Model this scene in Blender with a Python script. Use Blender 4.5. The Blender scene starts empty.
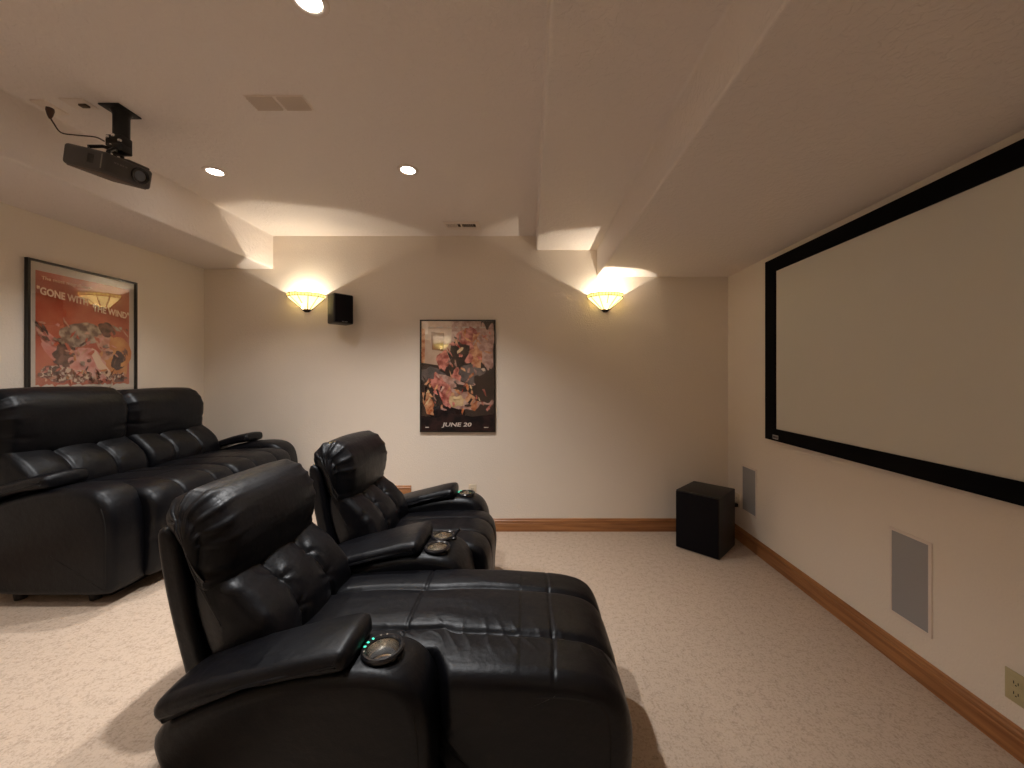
import bpy, bmesh, math, random
import numpy as np
from mathutils import Vector, Matrix, noise
random.seed(7)
PI = math.pi
C = bpy.context.scene.collection

# ------------------------------------------------------------------ materials
def new_mat(name):
    m = bpy.data.materials.new(name); m.use_nodes = True
    nt = m.node_tree
    return m, nt, nt.nodes['Principled BSDF']

def simple(name, col, rough=.5, metal=0, spec=.5, bump=None):
    m, nt, b = new_mat(name)
    b.inputs['Base Color'].default_value = (*col, 1)
    b.inputs['Roughness'].default_value = rough
    b.inputs['Metallic'].default_value = metal
    b.inputs['Specular IOR Level'].default_value = spec
    if bump:
        add_bump(nt, b, *bump)
    return m

def N(nt, t, **kw):
    n = nt.nodes.new(t)
    for k, v in kw.items(): setattr(n, k, v)
    return n

def add_bump(nt, b, scale, strength, dist, detail=4):
    tc = N(nt, 'ShaderNodeTexCoord'); no = N(nt, 'ShaderNodeTexNoise'); bp = N(nt, 'ShaderNodeBump')
    no.inputs['Scale'].default_value = scale; no.inputs['Detail'].default_value = detail
    bp.inputs['Strength'].default_value = strength; bp.inputs['Distance'].default_value = dist
    nt.links.new(tc.outputs['Object'], no.inputs['Vector'])
    nt.links.new(no.outputs['Fac'], bp.inputs['Height'])
    nt.links.new(bp.outputs['Normal'], b.inputs['Normal'])

def leather_mat():
    m, nt, b = new_mat('black_leather')
    b.inputs['Base Color'].default_value = (.002, .002, .0034, 1)
    b.inputs['Specular IOR Level'].default_value = .30
    b.inputs['Specular Tint'].default_value = (.86, .92, 1, 1)
    tc = N(nt, 'ShaderNodeTexCoord')
    vo = N(nt, 'ShaderNodeTexVoronoi'); vo.inputs['Scale'].default_value = 260
    n1 = N(nt, 'ShaderNodeTexNoise'); n1.inputs['Scale'].default_value = 9; n1.inputs['Detail'].default_value = 6
    n2 = N(nt, 'ShaderNodeTexNoise'); n2.inputs['Scale'].default_value = 45; n2.inputs['Detail'].default_value = 5
    for n in (vo, n1, n2): nt.links.new(tc.outputs['Object'], n.inputs['Vector'])
    b1 = N(nt, 'ShaderNodeBump'); b1.inputs['Strength'].default_value = .25; b1.inputs['Distance'].default_value = .0006
    b2 = N(nt, 'ShaderNodeBump'); b2.inputs['Strength'].default_value = .5; b2.inputs['Distance'].default_value = .0022
    b3 = N(nt, 'ShaderNodeBump'); b3.inputs['Strength'].default_value = .4; b3.inputs['Distance'].default_value = .009
    nt.links.new(vo.outputs['Distance'], b1.inputs['Height'])
    nt.links.new(n2.outputs['Fac'], b2.inputs['Height'])
    nt.links.new(n1.outputs['Fac'], b3.inputs['Height'])
    nt.links.new(b3.outputs['Normal'], b2.inputs['Normal']); nt.links.new(b2.outputs['Normal'], b1.inputs['Normal'])
    nt.links.new(b1.outputs['Normal'], b.inputs['Normal'])
    mr = N(nt, 'ShaderNodeMapRange'); mr.inputs['To Min'].default_value = .33; mr.inputs['To Max'].default_value = .47
    nt.links.new(n2.outputs['Fac'], mr.inputs['Value']); nt.links.new(mr.outputs['Result'], b.inputs['Roughness'])
    return m

def carpet_mat():
    m, nt, b = new_mat('beige_carpet')
    tc = N(nt, 'ShaderNodeTexCoord')
    a = N(nt, 'ShaderNodeTexNoise'); a.inputs['Scale'].default_value = 95; a.inputs['Detail'].default_value = 6; a.inputs['Roughness'].default_value = .7
    l = N(nt, 'ShaderNodeTexNoise'); l.inputs['Scale'].default_value = 30; l.inputs['Detail'].default_value = 5
    f = N(nt, 'ShaderNodeTexNoise'); f.inputs['Scale'].default_value = 260; f.inputs['Detail'].default_value = 3
    for n in (a, l, f): nt.links.new(tc.outputs['Object'], n.inputs['Vector'])
    cr = N(nt, 'ShaderNodeValToRGB')
    cr.color_ramp.elements[0].position = .34; cr.color_ramp.elements[0].color = (.35, .27, .21, 1)
    cr.color_ramp.elements[1].position = .52; cr.color_ramp.elements[1].color = (.56, .455, .37, 1)
    mx = N(nt, 'ShaderNodeMath', operation='ADD'); ml = N(nt, 'ShaderNodeMath', operation='MULTIPLY'); ml.inputs[1].default_value = .30
    mm = N(nt, 'ShaderNodeMath', operation='MULTIPLY'); mm.inputs[1].default_value = .70
    nt.links.new(l.outputs['Fac'], ml.inputs[0]); nt.links.new(a.outputs['Fac'], mm.inputs[0])
    nt.links.new(ml.outputs[0], mx.inputs[0]); nt.links.new(mm.outputs[0], mx.inputs[1])
    nt.links.new(mx.outputs[0], cr.inputs['Fac']); nt.links.new(cr.outputs['Color'], b.inputs['Base Color'])
    b.inputs['Roughness'].default_value = 1; b.inputs['Specular IOR Level'].default_value = .05
    b1 = N(nt, 'ShaderNodeBump'); b1.inputs['Strength'].default_value = .6; b1.inputs['Distance'].default_value = .005
    b2 = N(nt, 'ShaderNodeBump'); b2.inputs['Strength'].default_value = .6; b2.inputs['Distance'].default_value = .004
    nt.links.new(a.outputs['Fac'], b1.inputs['Height']); nt.links.new(f.outputs['Fac'], b2.inputs['Height'])
    nt.links.new(b1.outputs['Normal'], b2.inputs['Normal']); nt.links.new(b2.outputs['Normal'], b.inputs['Normal'])
    return m

def plaster_mat(name, col, scale, dist, lo, hi, rough=.75):
    m, nt, b = new_mat(name)
    b.inputs['Base Color'].default_value = (*col, 1); b.inputs['Roughness'].default_value = rough
    b.inputs['Specular IOR Level'].default_value = .35
    tc = N(nt, 'ShaderNodeTexCoord')
    n = N(nt, 'ShaderNodeTexNoise'); n.inputs['Scale'].default_value = scale; n.inputs['Detail'].default_value = 3
    n.inputs['Distortion'].default_value = .6
    cr = N(nt, 'ShaderNodeMapRange'); cr.inputs['From Min'].default_value = lo; cr.inputs['From Max'].default_value = hi
    bp = N(nt, 'ShaderNodeBump'); bp.inputs['Strength'].default_value = .6; bp.inputs['Distance'].default_value = dist
    nt.links.new(tc.outputs['Object'], n.inputs['Vector']); nt.links.new(n.outputs['Fac'], cr.inputs['Value'])
    nt.links.new(cr.outputs['Result'], bp.inputs['Height']); nt.links.new(bp.outputs['Normal'], b.inputs['Normal'])
    return m

def pine_mat():
    m, nt, b = new_mat('stained_pine')
    tc = N(nt, 'ShaderNodeTexCoord'); mp = N(nt, 'ShaderNodeMapping')
    mp.inputs['Scale'].default_value = (2.5, 2.5, 45)
    n = N(nt, 'ShaderNodeTexNoise'); n.inputs['Scale'].default_value = 1; n.inputs['Detail'].default_value = 6
    k = N(nt, 'ShaderNodeTexVoronoi'); k.inputs['Scale'].default_value = 3.1
    nt.links.new(tc.outputs['Object'], mp.inputs['Vector']); nt.links.new(mp.outputs['Vector'], n.inputs['Vector'])
    nt.links.new(tc.outputs['Object'], k.inputs['Vector'])
    cr = N(nt, 'ShaderNodeValToRGB')
    cr.color_ramp.elements[0].position = .3; cr.color_ramp.elements[0].color = (.23, .088, .03, 1)
    cr.color_ramp.elements[1].position = .7; cr.color_ramp.elements[1].color = (.44, .20, .075, 1)
    kr = N(nt, 'ShaderNodeValToRGB')
    kr.color_ramp.elements[0].position = .05; kr.color_ramp.elements[0].color = (.25, .2, .17, 1)
    kr.color_ramp.elements[1].position = .13; kr.color_ramp.elements[1].color = (1, 1, 1, 1)
    mx = N(nt, 'ShaderNodeMix', data_type='RGBA', blend_type='MULTIPLY'); mx.inputs[0].default_value = 1
    nt.links.new(n.outputs['Fac'], cr.inputs['Fac']); nt.links.new(k.outputs['Distance'], kr.inputs['Fac'])
    nt.links.new(cr.outputs['Color'], mx.inputs[6]); nt.links.new(kr.outputs['Color'], mx.inputs[7])
    nt.links.new(mx.outputs[2], b.inputs['Base Color'])
    b.inputs['Roughness'].default_value = .35
    return m

def glass_pane_mat():
    m = bpy.data.materials.new('poster_glass'); m.use_nodes = True; nt = m.node_tree; nt.nodes.clear()
    o = N(nt, 'ShaderNodeOutputMaterial'); mx = N(nt, 'ShaderNodeMixShader')
    t = N(nt, 'ShaderNodeBsdfTransparent'); g = N(nt, 'ShaderNodeBsdfGlossy'); g.inputs['Roughness'].default_value = .01
    f = N(nt, 'ShaderNodeFresnel'); f.inputs['IOR'].default_value = 2.2
    ge = N(nt, 'ShaderNodeNewGeometry'); iv = N(nt, 'ShaderNodeMath', operation='SUBTRACT'); iv.inputs[0].default_value = 1
    ml = N(nt, 'ShaderNodeMath', operation='MULTIPLY')
    nt.links.new(ge.outputs['Backfacing'], iv.inputs[1]); nt.links.new(iv.outputs[0], ml.inputs[0]); nt.links.new(f.outputs[0], ml.inputs[1])
    nt.links.new(ml.outputs[0], mx.inputs[0]); nt.links.new(t.outputs[0], mx.inputs[1]); nt.links.new(g.outputs[0], mx.inputs[2])
    nt.links.new(mx.outputs[0], o.inputs[0]); return m

def emis_mat(name, col, st):
    m, nt, b = new_mat(name)
    b.inputs['Base Color'].default_value = (*col, 1)
    b.inputs['Emission Color'].default_value = (*col, 1); b.inputs['Emission Strength'].default_value = st
    return m

def stained_glass_mat(name, col, st, tr=.8):
    m = bpy.data.materials.new(name); m.use_nodes = True; nt = m.node_tree; nt.nodes.clear()
    o = N(nt, 'ShaderNodeOutputMaterial'); a = N(nt, 'ShaderNodeAddShader'); mx = N(nt, 'ShaderNodeMixShader')
    t = N(nt, 'ShaderNodeBsdfTranslucent'); t.inputs[0].default_value = (*col, 1)
    d = N(nt, 'ShaderNodeBsdfDiffuse'); d.inputs[0].default_value = (*col, 1)
    e = N(nt, 'ShaderNodeEmission'); e.inputs[0].default_value = (*col, 1); e.inputs[1].default_value = st
    mx.inputs[0].default_value = tr
    nt.links.new(d.outputs[0], mx.inputs[1]); nt.links.new(t.outputs[0], mx.inputs[2])
    nt.links.new(mx.outputs[0], a.inputs[0]); nt.links.new(e.outputs[0], a.inputs[1]); nt.links.new(a.outputs[0], o.inputs[0])
    return m

LEATHER = leather_mat()
CARPET = carpet_mat()
WALL = plaster_mat('cream_wall_paint', (.83, .755, .672), 90, .0012, .35, .65)
CEIL = plaster_mat('knockdown_ceiling', (.83, .765, .725), 34, .0022, .46, .58, .6)
PINE = pine_mat()
BLACKPL = simple('black_plastic', (.012, .012, .013), .4)
PROJ = simple('charcoal_plastic', (.045, .04, .038), .45)
DARKMETAL = simple('black_metal', (.02, .02, .02), .35, .6)
SCREWMETAL = simple('bright_screw_steel', (.8, .8, .78), .25, 1)
STEEL = simple('brushed_steel', (.82, .80, .76), .18, 1)
GLOSSBLACK = simple('gloss_black', (.01, .01, .012), .22)
VELVET = simple('black_velvet', (.004, .004, .005), .95, 0, .1)
SCREEN = simple('screen_fabric', (.68, .66, .60), .55, 0, .3)
VINYL = simple('black_ash_vinyl', (.014, .013, .013), .5, bump=(120, .3, .001))
GRILLEBLK = simple('black_grille_cloth', (.007, .006, .008), .9, 0, .15, bump=(900, .5, .001))
GRILLEGREY = simple('grey_speaker_grille', (.36, .36, .375), .6, .2, bump=(1100, .4, .001))
WHITEPL = simple('white_painted_metal', (.80, .71, .64), .5)
ALMOND = simple('almond_plastic', (.50, .44, .26), .4)
IVORY = simple('ivory_plastic', (.66, .58, .46), .4)
SLOT = simple('dark_slot', (.02, .016, .013), .7)
DUCT = simple('dark_duct', (.05, .035, .025), .8)
FRAMEBLK = simple('black_picture_frame', (.012, .01, .009), .3)
FABRICBASE = simple('black_base_cloth', (.01, .01, .01), .9)
SEAM = simple('black_thread_seam', (.004, .004, .004), .8)
PGLASS = glass_pane_mat()
BRONZE = simple('dark_bronze', (.05, .035, .025), .4, .8)
LEAD = simple('lead_came', (.07, .05, .02), .5, .5)
SHADE = stained_glass_mat('cream_stained_glass', (.62, .53, .28), 1.15)
SHADE_BAND = stained_glass_mat('amber_stained_glass', (.55, .47, .20), .8)
LENS = emis_mat('lit_downlight_lens', (1, .93, .82), 14)
BADGE = simple('silver_badge', (.45, .44, .44), .4, .3)
TEAL = emis_mat('teal_indicator', (.05, .75, .45), .9)

# ------------------------------------------------------------------ object helpers
def mesh(name, verts, faces, mat, parent=None, smooth=False, loc=None, auto=None):
    """verts are in world coordinates; parent is an Empty (its own origin is subtracted)."""
    me = bpy.data.meshes.new(name)
    off = Vector((0, 0, 0))
    o = bpy.data.objects.new(name, me)
    if parent is not None:
        off = Vector(parent['_w']) if '_w' in parent else Vector(parent.location)
        o.parent = parent
    elif loc is not None:
        off = Vector(loc); o.location = loc
    if '_rot' in (parent.keys() if parent is not None else ()):
        pass
    me.from_pydata([tuple(Vector(v) - off) for v in verts], [], faces)
    mats = mat if isinstance(mat, (list, tuple)) else [mat]
    for m in mats: me.materials.append(m)
    bm = bmesh.new(); bm.from_mesh(me)
    bmesh.ops.recalc_face_normals(bm, faces=bm.faces[:])
    if smooth:
        for f in bm.faces: f.smooth = True
        if auto:
            for e in bm.edges:
                if len(e.link_faces) == 2 and e.calc_face_angle() > auto: e.smooth = False
    bm.to_mesh(me); bm.free()
    C.objects.link(o)
    o['_w'] = tuple(off)
    return o

class MB:
    def __init__(s): s.v = []; s.f = []; s.m = []
    def add(s, v, f, mi=0):
        n = len(s.v); s.v += [tuple(x) for x in v]; s.f += [[i + n for i in q] for q in f]; s.m += [mi] * len(f); return s
    def box(s, x0, x1, y0, y1, z0, z1, mi=0, M=None):
        v = [(x, y, z) for x in (x0, x1) for y in (y0, y1) for z in (z0, z1)]
        if M is not None: v = [tuple(M @ Vector(p)) for p in v]
        return s.add(v, [[0, 1, 3, 2], [4, 6, 7, 5], [0, 4, 5, 1], [2, 3, 7, 6], [0, 2, 6, 4], [1, 5, 7, 3]], mi)
    def rbox(s, x0, x1, y0, y1, z0, z1, r=.01, seg=3, mi=0, M=None):
        bm = bmesh.new(); bmesh.ops.create_cube(bm, size=1)
        bmesh.ops.scale(bm, vec=(x1 - x0, y1 - y0, z1 - z0), verts=bm.verts)
        bmesh.ops.translate(bm, vec=((x0 + x1) / 2, (y0 + y1) / 2, (z0 + z1) / 2), verts=bm.verts)
        bmesh.ops.bevel(bm, geom=bm.edges[:], offset=r, segments=seg, profile=.5, affect='EDGES')
        if M is not None: bmesh.ops.transform(bm, matrix=M, verts=bm.verts)
        bm.verts.index_update()
        s.add([v.co[:] for v in bm.verts], [[v.index for v in f.verts] for f in bm.faces], mi); bm.free(); return s
    def lathe(s, prof, n=32, mi=0, M=None, closed=False, a0=0, a1=2 * PI):
        full = abs(a1 - a0 - 2 * PI) < 1e-6; k = n if full else n + 1
        v = []
        for r, z in prof:
            for i in range(k):
                a = a0 + (a1 - a0) * i / n; v.append((r * math.cos(a), r * math.sin(a), z))
        if M is not None: v = [tuple(M @ Vector(p)) for p in v]
        f = []; P = len(prof)
        for j in range(P if closed else P - 1):
            for i in range(n):
                a = j * k + i; b = j * k + (i + 1) % k; c = ((j + 1) % P) * k + (i + 1) % k; d = ((j + 1) % P) * k + i
                f.append([a, b, c, d])
        return s.add(v, f, mi)
    def tube(s, pts, r, n=10, mi=0, caps=True):
        pts = [Vector(p) for p in pts]; v = []; f = []
        up = Vector((0, 0, 1)); 
        for i, p in enumerate(pts):
            t = (pts[min(i + 1, len(pts) - 1)] - pts[max(i - 1, 0)]).normalized()
            a = t.cross(up) if abs(t.dot(up)) < .95 else t.cross(Vector((1, 0, 0)))
            a.normalize(); b = t.cross(a)
            rr = r[i] if isinstance(r, (list, tuple)) else r
            for k in range(n): v.append(tuple(p + a * rr * math.cos(2 * PI * k / n) + b * rr * math.sin(2 * PI * k / n)))
        for i in range(len(pts) - 1):
            for k in range(n): f.append([i * n + k, i * n + (k + 1) % n, (i + 1) * n + (k + 1) % n, (i + 1) * n + k])
        if caps: f.append(list(range(n))[::-1]); f.append([(len(pts) - 1) * n + k for k in range(n)])
        return s.add(v, f, mi)
    def build(s, name, mat, parent=None, smooth=True, auto=.6, loc=None):
        o = mesh(name, s.v, s.f, mat, parent, smooth, loc, auto)
        # recalculated faces keep their order, so material indices can be set after
        for p, mi in zip(o.data.polygons, s.m): p.material_index = mi
        return o

def thing(name, label, cat, loc, group=None):
    o = bpy.data.objects.new(name, None); o.empty_display_size = .1
    o.location = loc; C.objects.link(o); o['label'] = label; o['category'] = cat
    if group: o['group'] = group
    return o
def tag(o, label, cat, group=None):
    o['label'] = label; o['category'] = cat
    if group: o['group'] = group
    return o
def struct(o): o['kind'] = 'structure'; return o
def X(px, Y): return (px - 529) / 380 * Y
def Z(py, Y): return 1.435 - (py - 376) / 380 * Y

# ------------------------------------------------------------------ room shell
XL, XR, YB, YF = -3.01, 1.843, 3.52, -1.9
ZT, ZM, ZR, ZL = 2.731, 2.602, 2.353, 2.426
RISE = .305; RX = -1.09
struct(MB().box(XL - .1, XR + .1, YF - .1, YB + .1, -.12, 0).build('floor', CARPET, smooth=False))
# carpeted platform with a softly rounded nose
prof = [(XL, 0), (RX, 0), (RX, RISE - .03)] + [(RX - .03 + .03 * math.cos(a), RISE - .03 + .03 * math.sin(a)) for a in (PI / 8, PI / 4, 3 * PI / 8, PI / 2)] + [(XL, RISE)]
def extr_y(prof, y0, y1):
    n = len(prof); v = [(x, y0, z) for x, z in prof] + [(x, y1, z) for x, z in prof]
    return v, [[i, (i + 1) % n, (i + 1) % n + n, i + n] for i in range(n)] + [list(range(n))[::-1], [n + i for i in range(n)]]
v, f = extr_y(prof, YF, YB)
struct(mesh('floor_platform', v, f, CARPET, smooth=False))
# ceiling with its drops, one extruded profile with eased corners
def ease(pts, r=.012):
    out = []
    for i, p in enumerate(pts):
        p = Vector(p); a = Vector(pts[i - 1]) - p; b = Vector(pts[(i + 1) % len(pts)]) - p
        q0 = p + a.normalized() * r; q1 = p + b.normalized() * r
        for t in (0, .25, .5, .75, 1): out.append(tuple((q0 * (1 - t) + p * t) * (1 - t) + (p * (1 - t) + q1 * t) * t))
    return out
low = [(-2.37, ZL), (-2.37, ZT), (.067, ZT), (.067, ZM), (.63, ZM), (.63, ZR)]
cp = [(XL - .1, ZL)] + [q for i, p in enumerate(low) for q in ease([low[i - 1] if i else (XL, ZL), p, low[i + 1] if i < 5 else (XR, ZR)], .014)[5:10]] + [(XR + .1, ZR), (XR + .1, 2.95), (XL - .1, 2.95)]
v, f = extr_y(cp, YF - .1, YB + .1)
struct(mesh('ceiling', v, f, CEIL, smooth=False))
struct(MB().box(XL - .1, XR + .1, YB, YB + .1, 0, 2.9).build('wall_back', WALL, smooth=False))
struct(MB().box(XL - .1, XL, YF, YB, 0, 2.9).build('wall_left', WALL, smooth=False))
struct(MB().box(XR, XR + .1, YF, YB, 0, 2.9).build('wall_right', WALL, smooth=False))
struct(MB().box(XL - .1, XR + .1, YF - .1, YF, 0, 2.9).build('wall_front', WALL, smooth=False))

# baseboards: profile is (out from wall, height)
BBP = [(0, 0), (.017, 0), (.017, .075), (.014, .08), (.014, .088), (.0165, .092), (.0155, .098), (.010, .104), (.008, .112), (.003, .117), (0, .117)]
def baseboard(name, a, b, out, z=0):
    a = Vector(a); b = Vector(b); out = Vector(out); n = len(BBP)
    v = [tuple(p + out * o + Vector((0, 0, h + z))) for p in (a, b) for o, h in BBP]
    f = [[i, (i + 1) % n, (i + 1) % n + n, i + n] for i in range(n)] + [list(range(n))[::-1], [n + i for i in range(n)]]
    struct(mesh(name, v, f, PINE, smooth=False))
baseboard('baseboard_back', (RX, YB, 0), (XR - .017, YB, 0), (0, -1, 0))
baseboard('baseboard_right', (XR, YF, 0), (XR, YB, 0), (-1, 0, 0))
baseboard('baseboard_platform', (XL, YB, 0), (RX, YB, 0), (0, -1, 0), RISE)
baseboard('baseboard_left', (XL, YF, 0), (XL, YB - .017, 0), (1, 0, 0), RISE)

# ------------------------------------------------------------------ upholstery
def chaikin(p, it=2):
    p = [np.array(q, float) for q in p]
    for _ in range(it):
        q = []
        for i in range(len(p)):
            a, b = p[i], p[(i + 1) % len(p)]
            q += [a * .75 + b * .25, a * .25 + b * .75]
        p = q
    return np.array(p)
def resample(p, n):
    q = np.vstack([p, p[:1]]); d = np.r_[0, np.cumsum(np.linalg.norm(np.diff(q, axis=0), axis=1))]
    t = np.linspace(0, d[-1], n, endpoint=False)
    return np.c_[np.interp(t, d, q[:, 0]), np.interp(t, d, q[:, 1])]
def sm(a, b, x):
    t = np.clip((x - a) / (b - a), 0, 1); return t * t * (3 - 2 * t)
def wr(x, y, z, sc, seed=0):
    return noise.noise(Vector((x * sc + seed, y * sc - seed, z * sc + 2 * seed)))
def ridge(x, y, z, sc, seed=0):
    return 1 - abs(wr(x, y, z, sc, seed)) * 2

def sweep(prof, y0, y1, r, n=96, m=40, disp=None, remap=None, dome=.0, it=2, capn=5, capfade=6):
    """Padded solid: closed xz profile swept along y with rounded ends; disp pushes along the profile normal."""
    P = resample(chaikin(prof, it), n)
    area = 0.5 * np.sum(P[:, 0] * np.roll(P[:, 1], -1) - np.roll(P[:, 0], -1) * P[:, 1])
    if area < 0: P = P[::-1]
    T = np.roll(P, -1, 0) - np.roll(P, 1, 0); T /= np.linalg.norm(T, axis=1)[:, None]
    Nn = np.c_[T[:, 1], -T[:, 0]]
    cen = P.mean(0)
    L = y1 - y0
    e = [r * (1 - math.cos(a)) for a in np.linspace(0, PI / 2, 9)]
    mid = list(np.linspace(r, L - r, m))
    ys = e[:-1] + mid + [L - q for q in e[:-1]][::-1]
    V = []; rings = []
    def ring(y, ins, scale=1.0, yy=None):
        idx = []
        for k in range(n):
            d = disp(P[k, 0], y, P[k, 1], Nn[k], k / n) * scale ** capfade if disp else 0
            p = P[k] + Nn[k] * (d - ins)
            if scale < 1: p = cen + (p - cen) * scale
            x, z = p; w = y if yy is None else yy
            if remap: w = remap(x, w, z)
            V.append((x, w, z)); idx.append(len(V) - 1)
        rings.append(idx)
    for j in range(1, capn):   # near cap, from the centre outwards
        s = j / capn; ring(y0, r, s, y0 - dome * (1 - s * s))
    for q in ys:
        dd = min(q, L - q); ins = r - math.sqrt(max(0, r * r - (r - min(dd, r)) ** 2)) if dd < r else 0
        ring(y0 + q, ins)
    for j in range(capn - 1, 0, -1):
        s = j / capn; ring(y1, r, s, y1 + dome * (1 - s * s))
    F = []
    for a, b in zip(rings[:-1], rings[1:]):
        for k in range(n): F.append([a[k], a[(k + 1) % n], b[(k + 1) % n], b[k]])
    F.append(rings[0][::-1]); F.append(rings[-1])
    return V, F

def shift(prof, dx=0, dz=0, zs=1):
    return [(x + dx, z * zs + dz) for x, z in prof]
def rot(prof, ang, px, pz):
    c, s = math.cos(ang), math.sin(ang)
    return [(px + (x - px) * c - (z - pz) * s, pz + (x - px) * s + (z - pz) * c) for x, z in prof]

# profiles in local unit: x = 0 at the front of the armrests, z = 0 at the floor the seat stands on
ARM = [(.0, .07), (.0, .25), (.0, .44), (-.02, .53), (-.06, .585), (-.12, .613), (-.25, .618), (-.40, .60), (-.58, .55), (-.72, .485), (-.775, .435), (-.765, .38), (-.725, .28), (-.68, .15), (-.66, .06), (-.35, .055), (-.05, .055)]
PAD = [(-.235, .63), (-.40, .60), (-.58, .55), (-.74, .475), (-.73, .478), (-.765, .500), (-.762, .535), (-.71, .562), (-.60, .600), (-.44, .653), (-.32, .683), (-.255, .694), (-.235, .692), (-.228, .675), (-.226, .645)]
HEAD = [(-.70, .75), (-.685, .82), (-.675, .90), (-.69, .98), (-.74, 1.045), (-.81, 1.068), (-.875, 1.045), (-.91, .985), (-.895, .935), (-.86, .90), (-.835, .82), (-.80, .745), (-.75, .715)]
LOWB = [(-.535, .46), (-.525, .55), (-.545, .62), (-.60, .70), (-.67, .765), (-.72, .82), (-.80, .84), (-.80, .7), (-.74, .5), (-.68, .44), (-.58, .43)]
SHELL = [(-.70, .30), (-.73, .45), (-.78, .62), (-.81, .80), (-.83, .93), (-.865, .965), (-.895, .95), (-.895, .90), (-.875, .75), (-.845, .60), (-.81, .45), (-.79, .30)]
SEATU = [(.055, .30), (.062, .40), (.045, .485), (-.01, .527), (-.10, .535), (-.30, .528), (-.50, .515), (-.62, .50), (-.66, .42), (-.60, .30), (-.40, .10), (-.1, .07), (.03, .07), (.05, .16)]
CHAISE = [(.57, .20), (.58, .34), (.555, .44), (.505, .495), (.42, .520), (.30, .532), (.05, .543), (-.20, .540), (-.45, .53), (-.62, .50), (-.66, .42), (-.60, .25), (-.40, .10), (0, .06), (.40, .05), (.55, .06)]

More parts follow.
